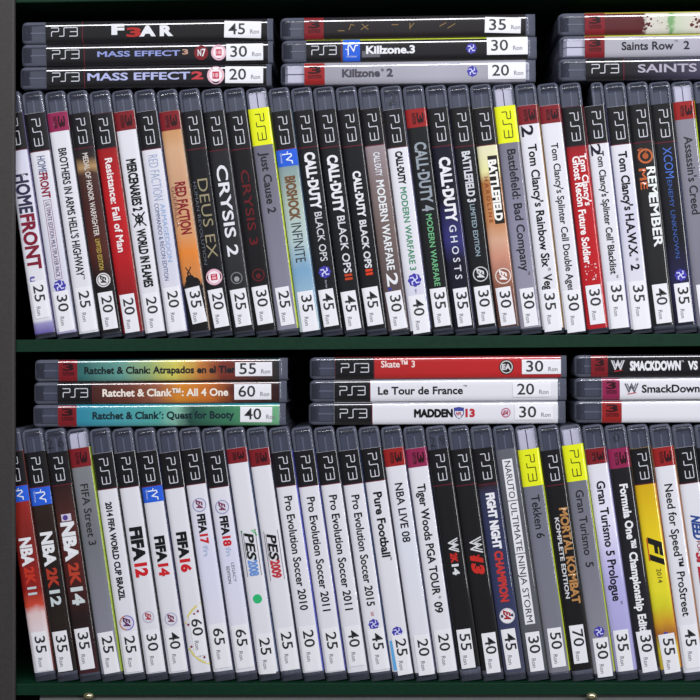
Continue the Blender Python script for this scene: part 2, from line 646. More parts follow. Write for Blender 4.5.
# ---- upper row: every entry in photo order from the left -------------------
U = [
 dict(look='white spine with half-hidden black and red capitals', hdr=('B', 150), spine=[(150, W2), (270, W), (320, W), (323, LV), (334, PUR)], noise=.01, side=(90, 84, 120),
      items=[('t', 'HOME', 174, 213, 13, (48, 46, 74), .04), ('t', 'FRONT', 214, 269, 13, (124, 24, 48), .04), ('t', 'u', 276, 282, 7, (84, 78, 160), .02, -3)], price=('25', 281, 318, 2, 15)),
 dict(look='white spine with maroon capitals above a boxed subtitle', hdr=('B', 151), spine=[(150, W), (300, W2), (326, W2), (334, LV)], noise=.01, side=(70, 70, 88),
      items=[('t', 'HOME', 156, 173, 8, (96, 104, 140), .01), ('t', 'FRONT', 173, 198, 8, (140, 26, 54), .03), ('frame', 200, 279, -3.6, 3.6, (130, 50, 80)),
             ('t', 'ULTIMATE EDITION MULTIPLAYER PACK', 202, 277, 4.4, (96, 50, 96), .0), ('psn', 286, 6.5)], price=('30', 291, 331, 2, 16)),
 dict(look='white spine with plain black military capitals', hdr=('M', 131), spine=W, side=(60, 60, 70),
      items=[('t', "BROTHERS IN ARMS HELL'S HIGHWAY", 148, 276, 7.6, INKK, .025), ('t', 'TM', 276.5, 279.5, 2, INKK, 0, 3)], price=('25', 287, 331, 1, 17)),
 dict(look='dark brown spine with tan patch and small white letters', hdr=('B', 148), spine=[(148, (40, 34, 38)), (158, (60, 46, 44)), (166, (176, 140, 96)), (174, (70, 46, 38)), (200, (66, 34, 32)), (250, (78, 36, 28)), (280, (34, 26, 28)), (334, (28, 24, 27))], noise=.05,
      items=[('t', 'MEDAL OF HONOR WARFIGHTER', 153, 236, 5.2, (214, 206, 200), .02), ('t', 'LIMITED EDITION', 239, 270, 4.4, (184, 160, 74), .02), ('disc', 280, 7.2, (226, 224, 226)), ('ea', 280, 6.2, (120, 116, 116), (222, 220, 222), (60, 56, 58))], price=('20', 292, 329, 1, 15)),
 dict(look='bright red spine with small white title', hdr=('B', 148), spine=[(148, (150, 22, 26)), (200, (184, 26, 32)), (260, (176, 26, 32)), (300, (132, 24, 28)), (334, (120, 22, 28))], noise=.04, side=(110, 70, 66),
      items=[('t', 'Resistance: Fall of Man', 158, 252, 7, (236, 226, 226), .03)], price=('20', 294, 332, 1, 15, -1)),
 dict(look='white spine with heavy black capitals and skull mark', hdr=('R', 130), spine=W, side=(56, 58, 64),
      items=[('t', 'MERCENARIES 2', 159, 211, 9, (24, 24, 27), .05), ('ring', 219, 4.2, 1.6, (24, 24, 27)), ('lines', [(213, -6, 226, 6), (213, 6, 226, -6), (214, 0, 225, 0)], 1.4, (24, 24, 27)), ('t', 'WORLD IN FLAMES', 229, 287, 8.6, (24, 24, 27), .05)], price=('20', 293, 332, 1, 16)),
 dict(look='white spine with pale blue outlined lettering', hdr=('B', 149), spine=[(149, W), (250, W2), (334, W)], noise=.01, side=(70, 76, 110),
      items=[('t', 'RED FACTION', 155, 200, 9.5, (150, 166, 200), -.012), ('t', 'ARMAGEDDON', 204, 262, 4.6, (146, 176, 216), .0, 3), ('t', 'COMMANDO & RECON EDITION', 203, 280, 4.2, (88, 104, 140), .0, -3)], price=('20', 287, 331, 1, 17)),
 dict(look='tan and orange spine with dark red capitals', hdr=('R', 130), spine=[(130, (196, 144, 96)), (150, (206, 164, 128)), (190, (196, 152, 120)), (232, (206, 150, 104)), (252, (222, 130, 52)), (280, (196, 128, 74)), (286, (30, 26, 26)), (334, (26, 25, 28))], noise=.04, side=(140, 120, 104),
      items=[('t', 'RED FACTION', 182, 234, 10, (132, 24, 36), .03, 1), ('t', 'GUERRILLA', 186, 226, 3.6, (130, 76, 70), .0, -6.4), ('lines', [(267, -5, 274, -1), (267, 0, 274, -4), (272, -4, 280, -3)], 1, (30, 26, 28)), ('disc', 279, 4.5, (28, 25, 27), -2), ('disc', 283, 5.5, (28, 25, 27), 2), ('disc', 284, 5, (28, 25, 27), -3)], price=('35', 287, 323, 5, 15)),
 dict(look='black spine with thin gold lettering and pink rating disc', hdr=('B', 149), spine=(25, 25, 29),
      items=[('t', 'DEUS EX', 179, 258, 10, (150, 140, 110), -.006, 1.5), ('t', 'HUMAN REVOLUTION', 181, 264, 3.2, (96, 100, 108), .0, -6.6), ('rate', 277, 8.2)], price=('20', 289, 327, 3, 15)),
 dict(look='charcoal spine with wide silver-white techno title', hdr=('B', 150), spine=[(150, (44, 44, 48)), (260, (58, 58, 62)), (334, (34, 34, 38))], noise=.08, side=(80, 80, 84),
      items=[('t', 'CRYSIS 2', 165, 256, 10.5, (222, 222, 228), .02), ('ring', 278, 6, 1, (120, 120, 126)), ('disc', 279, 2.6, (150, 150, 156))], price=('25', 289, 326, 2, 16)),
 dict(look='near-black spine with dim red title', hdr=('B', 149), spine=(24, 22, 26),
      items=[('t', 'CRYSIS 3', 170, 245, 8, (98, 20, 26), .01), ('ring', 275, 6.4, 1.2, (92, 24, 28)), ('disc', 276, 2.6, (92, 24, 28))], price=('30', 286, 324, 2, 16)),
 dict(look='grey spine with yellow band and yellow edge', silver=True, hdr=('Y', 145), spine=[(145, (108, 106, 120)), (300, (132, 130, 146))], side=YG,
      items=[('t', 'Just Cause 2', 152, 213, 8, (52, 52, 58), .02)], price=('25', 287, 325, 2, 14)),
 dict(look='pale blue spine with blue block and brown capitals', hdr=('B', 149), spine=[(166, (128, 150, 152)), (200, (168, 184, 170)), (240, (176, 196, 196)), (270, (120, 160, 190)), (300, (150, 180, 200)), (334, (190, 205, 200))], noise=.06, side=(90, 110, 130),
      items=[('move', 149, 166), ('t', 'BIOSHOCK', 176, 220, 9.5, (112, 76, 46), .04), ('t', 'INFINITE', 223, 262, 10, (56, 60, 64), .0)], price=('35', 291, 331, 1, 16)),
 dict(look='black spine with bold white title and round violet mark', hdr=('B', 147), spine=(27, 28, 34),
      items=[('t', 'CALL\u00b7DUTY', 152, 209, 9.5, WH, .05), ('t', 'BLACK OPS', 212, 261, 7, (206, 206, 212), .01, 1), ('psn', 272, 6.5), ('t', 'PlayStation Network', 280, 288, 2, (180, 180, 190), 0, 0)], price=('45', 289, 326, 2, 15, -1)),
 dict(look='black spine with bold white title over small orange numerals', hdr=('B', 147), spine=(26, 28, 33),
      items=[('t', 'CALL\u00b7DUTY', 155, 213, 9.5, WH, .05), ('t', 'BLACK OPS', 216, 273, 7.4, (212, 212, 218), .015, 1), ('t', 'II', 274, 280, 7, (190, 66, 34), .03, 1)], price=('45', 291, 329, 2, 15, -1)),
 dict(look='black spine with slim white title, bright orange numerals', hdr=('B', 146), spine=(24, 25, 29),
      items=[('t', 'CALL\u00b7DUTY', 171, 217, 7.2, WH, .05), ('t', 'BLACK OPS', 220, 268, 6.4, (212, 212, 218), .03, 0), ('t', 'II', 269, 275, 6.4, (214, 60, 28), .04, 0)], price=('45', 287, 325, 2, 16, -1)),
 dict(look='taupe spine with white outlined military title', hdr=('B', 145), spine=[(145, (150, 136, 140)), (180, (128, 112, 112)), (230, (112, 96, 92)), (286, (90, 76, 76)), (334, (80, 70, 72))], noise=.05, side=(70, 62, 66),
      items=[('t', 'CALL\u00b7DUTY', 152, 176, 6, (216, 218, 224), .03), ('t', 'MODERN WARFARE', 180, 270, 7.4, (222, 226, 228), .03), ('t', '2', 273, 286, 10.5, WH, .02), ('t', 'o', 287, 290, 4, (50, 60, 170), .05, -3)], price=('30', 291, 329, 3, 16)),
 dict(pen=('2', 92, 103, 9), look='white spine with black and green lettering and violet mark', hdr=('B', 147), spine=[(147, W), (260, W), (300, W2), (334, W)], noise=.01, side=(110, 112, 140),
      items=[('t', 'CALL\u00b7DUTY', 151, 184, 6.4, INKK, .05), ('t', 'MODERN WARFARE 3', 187, 270, 6, (66, 140, 104), .02), ('psn', 280, 7), ('t', 'PlayStation', 289, 293, 2, (90, 80, 160), 0, 0)], price=('40', 295, 333, 2, 17)),
 dict(look='charcoal spine with large grey title and green subtitle', hdr=('D', 127), spine=(28, 30, 32),
      items=[('t', 'CALL\u00b7DUTY 4', 142, 211, 11, (146, 154, 164), .03), ('t', 'MODERN WARFARE', 214, 286, 5.6, (106, 176, 126), .02)], price=('35', 288, 326, 1, 16)),
 dict(look='navy spine with bold white title and spaced letters below', hdr=('B', 146), spine=[(146, (26, 26, 48)), (200, (24, 25, 46)), (240, (52, 50, 112)), (262, (26, 27, 50)), (334, (24, 25, 36))], noise=.08, side=(50, 50, 76),
      items=[('t', 'CALL\u00b7DUTY', 157, 222, 10, WH, .05), ('t', 'G H O S T S', 225, 279, 6.6, (214, 216, 226), .01)], price=('35', 288, 326, 1, 14)),
 dict(look='black spine with grey lettering and ringed round mark', hdr=('B', 146), spine=(26, 27, 31),
      items=[('t', 'BATTLEFIELD 3', 151, 202, 7.6, (206, 208, 214), .04), ('t', 'LIMITED EDITION', 204, 256, 4.6, (140, 160, 170), .02), ('ea', 274, 7.6, (200, 200, 204), (28, 29, 33), (214, 214, 218))], price=('30', 286, 324, 1, 16)),
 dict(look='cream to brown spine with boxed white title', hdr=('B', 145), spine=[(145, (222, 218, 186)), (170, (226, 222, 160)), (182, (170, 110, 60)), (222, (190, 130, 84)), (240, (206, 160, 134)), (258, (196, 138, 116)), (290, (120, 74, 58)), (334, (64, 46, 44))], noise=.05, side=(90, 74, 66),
      items=[('rect', 156, 224, -1.5, 8.2, (44, 38, 36)), ('t', 'BATTLEFIELD', 160, 221, 7.4, (238, 236, 230), .05, 2.6), ('t', 'H A R D L I N E', 176, 222, 3.4, (140, 70, 30), .02, -5.2), ('ea', 276, 8, (222, 206, 200), (138, 82, 70), (236, 226, 222))], price=('30', 287, 325, 2, 15, -1)),
 dict(look='grey spine with yellow band and dark lettering', silver=True, hdr=('Y', 142.5), spine=[(142, (118, 116, 130)), (230, (134, 132, 152)), (334, (150, 146, 160))], side=(130, 128, 136),
      items=[('t', 'Battlefield: Bad Company', 149, 271, 8, (46, 46, 54), .015, 1), ('t', 'TM', 271.5, 275, 2, (46, 46, 54), 0, 4)], price=('30', 288, 326, 1, 14)),
 dict(look='white spine with handwritten numeral above large title', hdr=('R', 124), spine=W, side=(150, 116, 70),
      items=[('t', '2', 125, 136, 11, (24, 26, 44), .02, -3), ('t', "Tom Clancy's Rainbow Six", 144, 267, 8, INKK, .025), ('t', '\u00ae', 268, 271, 2.6, INKK, 0, 2.6), ('t', 'Veg', 274, 290, 8, INKK, .025)], price=('35', 289, 331, 1, 17, -1)),
 dict(look='white spine with small dark title under dark red band', hdr=('R', 123), spine=W, side=(60, 60, 70),
      items=[('t', "Tom Clancy's Splinter Cell Double Agen", 143, 292, 6.6, INKK, .015)], price=('30', 290, 332, 1, 18, 0)),
 dict(look='red spine with two lines of white lettering', hdr=('B', 146), spine=[(146, (140, 24, 32)), (160, (170, 28, 36)), (260, (182, 28, 34)), (334, (170, 26, 34))], noise=.03, side=(150, 28, 34),
      items=[('t', "Tom Clancy's", 154, 206, 6, (240, 232, 232), .03, 4.4), ('t', 'Ghost Recon Future Soldier', 156, 264, 7, (240, 232, 232), .03, -2.6), ('splat', 264, 280, 26, (226, 190, 190), .3, .9)], price=('30', 285, 324, 1, 15)),
 dict(look='white spine in a clear case with a broken corner', broken=True, hdr=('B', 143), spine=[(143, W), (250, W), (334, W2)], side=(60, 60, 110),
      items=[('t', '2', 143.5, 155, 9, (26, 28, 60), .02, -4), ('t', "Tom Clancy's Splinter Cell", 151, 240, 6.4, INKK, .02), ('t', '\u00ae', 241, 243.5, 2.6, INKK, 0, 2.6), ('t', 'Blacklist', 245, 274, 6.4, INKK, .02), ('t', 'TM', 275, 278, 2, INKK, 0, 3)], price=('35', 281, 328, 0, 17)),
 dict(look='white spine with large sparse dark lettering', hdr=('B', 144), spine=[(144, W), (220, W2), (334, W)], side=(60, 60, 72),
      items=[('t', "Tom Clancy's H.A.W.X.", 151, 256, 8, (26, 26, 34), .03), ('t', '\u00ae', 258, 261, 2.6, INKK, 0, 2.6), ('t', '2', 264, 270, 8, (26, 26, 34), .03)], price=('35', 281, 329, 0, 17)),
 dict(look='charcoal spine with orange swirl and white capitals', hdr=('B', 142), spine=[(142, (42, 41, 42)), (260, (46, 46, 46)), (334, (38, 38, 40))], noise=.03, side=(76, 76, 78),
      items=[('ring', 156, 7.5, 2, (186, 98, 56)), ('disc', 156, 3, (170, 84, 44)), ('splat', 147, 153, 9, (186, 98, 56), .5, 1.1), ('t', 'ME', 168, 189, 6.6, (186, 92, 48), .03, -4.6), ('t', 'REM', 167, 195, 8.4, (228, 232, 228), .03, 4), ('t', 'EMBER', 195, 247, 8.4, (228, 230, 232), .03, 3.2)], price=('40', 284, 323, 1, 15)),
 dict(look='dark spine with thin blue lettering and violet mark', hdr=('B', 142), spine=[(142, (32, 32, 38)), (240, (28, 28, 36)), (280, (36, 34, 70)), (334, (30, 30, 40))], noise=.04, side=(44, 46, 90),
      items=[('t', 'XCOM', 147, 178, 8.4, (74, 110, 196), .0), ('t', 'ENEMY UNKNOWN', 180, 258, 4.4, (60, 90, 160), .0, -1), ('psn', 275, 6.4)], price=('35', 283, 322, 1, 15)),
 dict(look='grey spine with red band and lime edge', silver=True, hdr=('D', 119), spine=[(119, (132, 130, 142)), (334, (120, 118, 132))], side=(180, 200, 40), cut=0,
      items=[('t', "Assassin's Creed", 136, 214, 8, (56, 56, 62), .015)], price=('45', 284, 322, 1, 15)),
 dict(look='mostly cropped black spine', hdr=('B', 141), spine=(26, 26, 32), items=[], price=('30', 284, 322, 1, 15)),
]
topU = [113, 113, 112, 113, 113, 111, 111, 111, 111, 111, 111, 108, 110.5, 110, 109.5, 109, 108, 109, 108.5, 107.5, 107, 107.5, 105.5, 105, 105, 106.5, 105.5, 106, 104, 103.5, 101, 102]
botU = [334, 334, 333, 333, 332.5, 333, 332, 331, 331, 331, 330.5, 329, 331, 329.5, 329.5, 329, 331, 333.5, 328.5, 328.5, 327, 326.5, 327.5, 328.5, 330, 330, 328, 328, 325.5, 325, 325, 325]

# ---- lower row ---------------------------------------------------------------
Lw = [
 dict(look='red and white basketball spine, first of three', hdr=('B', 486), spine=[(500, (150, 40, 34)), (540, (120, 34, 30)), (590, (140, 30, 26)), (606, (196, 70, 50)), (614, (216, 190, 190)), (640, (220, 212, 216)), (674, W)], noise=.05, side=(110, 60, 56),
      items=[('move', 486, 502), ('t', 'NBA', 538, 566, 11, WH, .05), ('t', '2K', 567, 585, 9, (190, 50, 34), .05), ('t', '11', 587, 595, 8, (190, 200, 206), .05)], price=('35', 632, 671, 1, 15, 0)),
 dict(look='dark brown spine with blue block and white capitals', hdr=('B', 487), spine=[(505, (60, 42, 32)), (540, (50, 36, 32)), (580, (40, 30, 30)), (620, (48, 36, 30)), (674, (40, 34, 34))], noise=.06, side=(60, 50, 46),
      items=[('move', 487, 505), ('t', 'NBA', 532, 566, 11, WH, .05), ('t', '2K', 568, 588, 9.5, (170, 54, 38), .05), ('t', '12', 590, 606, 9.5, (196, 206, 208), .04)], price=('35', 631, 671, 1, 15, -1)),
 dict(pen=('2 6', 438, 448, 17), look='brown-red spine with large slanted white capitals', hdr=('B', 485), spine=[(486, (60, 34, 32)), (520, (76, 40, 36)), (560, (80, 30, 28)), (620, (44, 30, 30)), (674, (64, 30, 36))], noise=.06, side=(50, 40, 42),
      items=[('rect', 514, 521, -5, 5, (206, 196, 214)), ('disc', 517.5, 2.6, (80, 60, 140), -1, 2), ('t', 'NBA', 522, 561, 12, WH, .06), ('t', '2K', 563, 585, 9.5, (176, 60, 40), .05), ('t', '14', 587, 605, 11, (200, 208, 210), .05)], price=('35', 628, 669, 1, 15, -1)),
 dict(look='grey spine with red band and green edge', silver=True, hdr=('R', 467), spine=[(467, (124, 126, 130)), (540, (112, 114, 120)), (674, (138, 138, 152))], side=(150, 170, 60),
      items=[('t', 'FIFA Street 3', 484, 545, 7.4, (56, 58, 62), .01)], price=('25', 632, 673, 2, 16)),
 dict(look='white spine with small tournament lettering, lime seam beside', hdr=('B', 489), spine=W, side=(60, 62, 66), back=(150, 170, 50),
      items=[('t', '2014 FIFA WORLD CUP BRAZIL', 502, 600, 5.8, (30, 32, 44), .04, -1), ('ea', 623, 7.5, (120, 110, 190), (208, 204, 222), (90, 40, 90), (190, 130, 90))], price=('25', 632, 672, 0, 16)),
 dict(look='white spine with large black capitals, red twelve', hdr=('B', 487), spine=W, side=(56, 58, 66),
      items=[('t', 'FIFA', 527, 561, 11, (24, 24, 28), .06), ('t', '12', 563, 577, 11, (200, 30, 38), .06), ('ea', 617, 6, (186, 180, 200), (214, 212, 222), (176, 50, 60))], price=('30', 630, 672, 1, 16)),
 dict(look='white spine with blue block and red fourteen', hdr=('B', 486), spine=W, side=(58, 60, 90),
      items=[('move', 486, 502), ('t', 'FIFA', 536, 562, 9, (24, 24, 28), .06), ('t', '14', 563.5, 576, 9, (200, 30, 38), .06), ('ea', 619, 6.5, (176, 172, 200), (214, 212, 222), (120, 50, 80))], price=('40', 628, 671, 1, 16)),
 dict(look='white spine with yellow dotted round sticker', hdr=('B', 488), spine=W, side=(50, 44, 60),
      items=[('t', 'FIFA', 532, 558, 9, (24, 24, 28), .06), ('t', '16', 559, 572, 9, (200, 30, 38), .06), ('arc', 634)], price=('60', 615, 656, 1, 12, 2)),
 dict(look='white spine with small black and red title, seventeen', hdr=('B', 484), spine=[(484, W), (560, (214, 214, 234)), (674, W)], side=(54, 56, 76),
      items=[('ea', 505, 7, (150, 150, 190), (214, 214, 226), (120, 50, 90)), ('t', 'FIFA', 514, 533, 7.4, (30, 30, 34), .05), ('t', '17', 534, 544, 7.4, (200, 36, 44), .05), ('t', 'fn', 545, 556, 5, (176, 188, 214), .02)], price=('65', 624, 668, 1, 17)),
 dict(look='white spine with small black and red title, eighteen', hdr=('B', 487), spine=[(487, W), (560, (214, 214, 234)), (674, W)], side=(56, 58, 86),
      items=[('ea', 507, 7, (150, 150, 190), (214, 214, 226), (120, 50, 90)), ('t', 'FIFA', 516, 535, 7.4, (30, 30, 34), .05), ('t', '18', 536, 546, 7.4, (200, 36, 44), .05), ('t', 'fn', 547, 556, 5, (176, 188, 214), .02), ('t', 'EDITION', 566, 583, 3, (80, 80, 90), .01, -3), ('t', 'LEGACY', 563, 582, 3, (130, 130, 138), .01, 2.4)], price=('65', 625, 668, 1, 17)),
 dict(look='white spine with green dot and blue numerals', hdr=('R', 463), spine=W, side=(80, 90, 120),
      items=[('t', 'PES', 534, 560, 8.5, (26, 40, 30), .03, 0, .3), ('t', '2008', 560, 576, 8.5, (106, 146, 210), .05), ('lines', [(530, -7, 576, -7), (530, 7, 576, 7), (533, -5.4, 558, -5.4)], .5, (50, 60, 60)), ('lines', [(531, 4, 536, 8), (531, 7, 531, -7)], 1.2, (70, 190, 90)), ('disc', 599, 4.6, (44, 180, 112), -.5)], price=('25', 634, 674, -3, 17)),
 dict(look='white spine with black initials and red numerals', hdr=('R', 466), spine=W, side=(56, 56, 70),
      items=[('t', 'PES', 535, 560, 8.5, (34, 30, 34), .03, 0, .3), ('t', '2009', 560, 578, 8.5, (190, 54, 62), .05), ('lines', [(531, -7, 580, -7), (531, 7, 580, 7), (534, -5.4, 560, -5.4)], .5, (70, 60, 60))], price=('25', 628, 670, 0, 17)),
 dict(look='white spine with yearly football title, twenty sticker, blue seam', hdr=('B', 486), spine=W, side=(84, 88, 176),
      items=[('t', 'Pro Evolution Soccer 2010', 496, 610, 7.6, INKK, .02)], price=('20', 626, 671, 0, 17)),
 dict(look='white spine with yearly football title, twenty-five sticker', hdr=('B', 486), spine=W, side=(70, 74, 140),
      items=[('t', 'Pro Evolution Soccer 2011', 497, 611, 7.6, INKK, .02)], price=('25', 628, 671, 0, 17)),
 dict(look='white spine with yearly football title, forty sticker', hdr=('B', 484), spine=W, side=(60, 62, 76),
      items=[('t', 'Pro Evolution Soccer 2011', 495, 610, 7.6, INKK, .02)], price=('40', 626, 666, 0, 16)),
 dict(look='white spine with yearly football title and violet mark', hdr=('B', 484), spine=W, side=(60, 70, 110),
      items=[('t', 'Pro Evolution Soccer 2015', 495, 606, 7.6, INKK, .02), ('t', 'KONAMI', 612, 616, 3, (190, 80, 90), .0), ('psn', 624.5, 5.5)], price=('45', 629, 670, 1, 17, 1)),
 dict(look='white spine with bold title, light blue lower corner', hdr=('B', 481), spine=W, side=(60, 60, 74), back=(96, 170, 226),
      items=[('t', 'Pure Football', 492, 557, 8, INKK, .03), ('t', 'TM', 557.5, 560.5, 2, INKK, 0, 4), ('psn', 632, 5.5), ('rect', 640, 670, -9, -4.5, (96, 174, 230))], price=('25', 635, 675, 2, 15, 1.5)),
 dict(look='white spine with red band and black capitals', hdr=('D', 466), spine=[(466, W), (540, (216, 218, 228)), (674, W)], side=(60, 62, 90),
      items=[('t', 'NBA LIVE 08', 483, 542, 7.6, INKK, .015)], price=('20', 635, 675, 0, 16, 1)),
 dict(look='white spine with magenta band and long black title', hdr=('M', 467), spine=W, side=(60, 62, 80),
      items=[('t', 'Tiger Woods PGA TOUR', 484, 595, 7.6, INKK, .025), ('t', '\u00ae', 596.5, 599, 2.6, INKK, 0, 2.6), ('t', '09', 602, 613, 7.6, INKK, .025)], price=('20', 630, 672, 0, 17)),
 dict(pen=('2 9', 436, 446, 15), look='black spine with scratched white mark, small red logo', hdr=('B', 485), spine=(30, 29, 32), side=(60, 60, 62),
      items=[('scratch', 539, 552, 6, (216, 216, 220)), ('t', '2K', 553, 563, 6, (190, 40, 34), .06), ('t', '14', 564, 575, 6, (214, 216, 220), .05)], price=('55', 629, 668, 0, 14, -1)),
 dict(look='black spine with scratched white mark, large red numerals', hdr=('B', 485), spine=(30, 29, 32), side=(60, 60, 62),
      items=[('scratch', 538, 553, 7.5, (216, 216, 220)), ('t', '2K', 555, 561, 6, (190, 40, 34), .04), ('t', '13', 557, 574, 10.5, (196, 42, 34), .07, 0, .3)], price=('40', 633, 673, 0, 14, 1)),
 dict(look='dark blue spine with white and red boxing title', hdr=('B', 484), spine=[(485, (56, 40, 44)), (495, (50, 54, 84)), (560, (46, 52, 86)), (620, (54, 58, 92)), (674, (70, 72, 92))], noise=.04, side=(70, 74, 96),
      items=[('t', 'FIGHT NIGHT', 493, 549, 7.6, (230, 230, 236), .06), ('t', 'CHAMPION', 551, 602, 7.6, (190, 54, 50), .06), ('ea', 616, 7.6, (206, 204, 210), (228, 226, 230), (160, 40, 50))], price=('45', 629, 669, 1, 14, -1)),
 dict(look='grey paperless spine with white typed label strips', hdr=None, spine=[(446, (98, 100, 108)), (520, (84, 86, 92)), (620, (88, 90, 96)), (674, (76, 78, 84))], side=(70, 72, 78),
      items=[('rect', 459, 500, -5.5, 4.5, (226, 226, 230)), ('rect', 501, 553, -5.5, 4.5, (226, 226, 230)), ('rect', 554, 624, -5.5, 4.5, (226, 226, 230)),
             ('t', 'NARUTO', 461, 498, 6, (60, 60, 66), .0, -.5), ('t', 'ULTIMATE', 503, 551, 6, (60, 60, 66), .0, -.5), ('t', 'NINJA STORM', 556, 622, 6, (60, 60, 66), .0, -.5)], price=('30', 632, 671, 0, 14)),
 dict(look='grey spine with yellow band and short fighter title', silver=True, hdr=('Y', 486), spine=[(486, (110, 112, 126)), (674, (122, 122, 132))], side=YG,
      items=[('t', 'Tekken 6', 495, 538, 8, (44, 46, 50), .01)], price=('50', 628, 667, 0, 14)),
 dict(look='black spine with golden flaming capitals', hdr=('B', 485), spine=(28, 26, 27), side=(54, 52, 52),
      items=[('t', 'MORTAL KOMBAT', 508, 604, 7.6, (176, 128, 76), .05, 3.6), ('t', 'KOMPLETE EDITION', 517, 598, 4, (206, 206, 210), .03, -4)], price=('70', 625, 663, 0, 14)),
 dict(look='grey spine with yellow band and racing title', silver=True, hdr=('Y', 481), spine=[(481, (112, 112, 124)), (560, (118, 118, 130)), (674, (140, 138, 148))], side=YG,
      items=[('t', 'Gran Turismo', 490, 555, 7.6, (48, 48, 54), .01), ('t', '5', 562, 567, 7.6, (48, 48, 54), .01), ('psn', 632, 5.6)], price=('30', 638, 677, 0, 15)),
 dict(look='white to lavender spine with racing title', hdr=('R', 464), spine=[(464, W), (520, (222, 220, 240)), (580, (176, 172, 220)), (674, (164, 160, 206))], noise=.01, side=(140, 136, 180),
      items=[('t', 'Gran Turismo 5 Prologue', 481, 601, 8, INKK, .025), ('t', 'TM', 601.5, 604.5, 2, INKK, 0, 4)], price=('35', 630, 671, 0, 15, -1)),
 dict(pen=('0', 434, 441, 6), look='black spine with pink band and bold white title', hdr=('M', 468), spine=[(468, (36, 35, 40)), (674, (44, 42, 52))], side=(44, 44, 52),
      items=[('t', 'Formula One\u2122 Championship Editi', 484, 632, 7.4, (230, 230, 234), .04)], price=('30', 631, 672, 2, 15)),
 dict(look='yellow spine with black slanted racing logo', hdr=('B', 484), spine=[(484, (206, 164, 20)), (540, (226, 200, 34)), (590, (222, 212, 44)), (606, (206, 200, 40)), (622, (200, 150, 40)), (634, (160, 96, 44)), (650, (206, 196, 50)), (674, (200, 160, 60))], noise=.05, side=(190, 120, 60),
      items=[('t', 'F1', 540, 563, 11.5, (30, 28, 26), .06, 1, .5), ('lines', [(538, -6.5, 560, -6.5)], 1, (190, 60, 30)), ('t', '2014', 569, 583, 4.4, (60, 56, 34), .0, 1), ('t', 'o', 632, 635, 5, (60, 60, 170), .06)], price=('55', 634, 673, 2, 16)),
 dict(look='white spine with red band and street racing title', hdr=('D', 466), spine=W, side=(176, 120, 70),
      items=[('t', 'Need for Speed\u2122 ProStreet', 484, 616, 7.6, INKK, .015)], price=('45', 625, 668, 1, 17)),
 dict(look='white spine with striped blue and red capitals', hdr=('B', 483), spine=W, side=(60, 60, 80),
      items=[('t', 'NEED', 516, 540, 8, (40, 70, 140), .05, 0, .3), ('t', 'FOR', 541, 552, 4, (150, 60, 70), .02, 0), ('t', 'SPEED', 553, 592, 8, (176, 44, 56), .05, 0, .3)], price=('45', 629, 668, 1, 17)),
 dict(look='sliver of a cropped black spine', hdr=('B', 483), spine=(28, 28, 32), items=[], price=None),
]
topL = [452, 452, 452, 448, 453, 452, 451, 452, 449, 451, 448, 448.5, 451.5, 450.5, 451.5, 450, 448, 448, 448, 449, 449, 448, 449, 449, 450, 444.5, 448, 448, 448, 447, 447, 447]
botL = [672, 672, 673, 673, 673.5, 673, 672.5, 673, 671, 671.5, 673, 670.5, 672, 672, 672, 672, 671, 672, 672, 668, 670, 672, 671, 672, 670, 673, 671, 669, 669, 672, 672, 671]

ORD = ['first', 'second', 'third', 'fourth', 'fifth', 'sixth', 'seventh', 'eighth', 'ninth', 'tenth', 'eleventh', 'twelfth', 'thirteenth', 'fourteenth', 'fifteenth', 'sixteenth']


def place_word(i, n):
    if i == 0:
        return 'leftmost'
    if i == n - 1:
        return 'rightmost'
    if i < n / 2:
        return ORD[i] + ' from left'
    return ORD[n - 1 - i] + ' from right'


SLEEVE_EXTRA = OFF


def standing_row(specs, tops, bots, z_shelf, bot0, dbot, top0, dtop, ytop, ybot, group, rowname, sz=1.0):
    highs = []
    for i, s in enumerate(specs):
        xb = P(bot0 + dbot * i, ybot(bot0 + dbot * i)).x
        tp = P(top0 + dtop * i, ytop(top0 + dtop * i))
        th = math.atan2(xb - tp.x, tp.z - z_shelf)
        pxc = lambda p, i=i: None
        y0, y1 = ytop(top0 + dtop * i), ybot(bot0 + dbot * i)

        def zl(p, i=i, th=th, y0=y0, y1=y1):
            f = (p - y0) / (y1 - y0)
            pxx = (top0 + dtop * i) * (1 - f) + (bot0 + dbot * i) * f + 10.5
            return (P(pxx, p).z - z_shelf - T / 2 * math.sin(th)) / math.cos(th) / sz
        s['top'], s['bot'] = tops[i], bots[i]
        lab = '%s game case, %s, %s row' % (s['look'], place_word(i, len(specs)), rowname)
        if len(lab.split()) > 16:
            lab = lab.replace(' game case', ' case')
        if len(lab.split()) > 16:
            print('LONG', lab)
        make_case(lab, group, s, (xb, random.uniform(0, .0012), z_shelf), -th, zl, (1, 1, sz))
        highs.append((xb, tp.x, z_shelf + LEN * sz * math.cos(th) + T * math.sin(th)))
    return highs


def lying_stack(specs, z0, group, where, sz=1.0):
    sx = 1.045
    z = z0
    for k, s in enumerate(reversed(specs)):
        left, yy = s['left']
        XL = P(left - (2.2 if sz > 1.015 else 2.0), yy).x
        Xr = XL + LEN * sz

        def zl(p, Xr=Xr, yy=yy):
            return (Xr - P(p, yy).x) / sz
        pos = ['bottom', 'middle', 'top'][k]
        lab = '%s game case, %s of %s' % (s['look'], pos, where)
        if len(lab.split()) > 16:
            lab = lab.replace(' game case', ' case')
        if len(lab.split()) > 16:
            print('LONG', lab)
        make_case(lab, group, s, (Xr, .0008 + random.uniform(0, .001), z + OFF * sx), -math.pi / 2, zl, (sx, 1, sz))
        z += (T + 2 * OFF) * sx + .0002
    return z


# shelf heights from the measured front edges
Z_MID = P(350, 336.8).z
Z_LOW = P(350, 682.0).z
Z_TOPB = P(350, -1.0).z          # underside of the board above

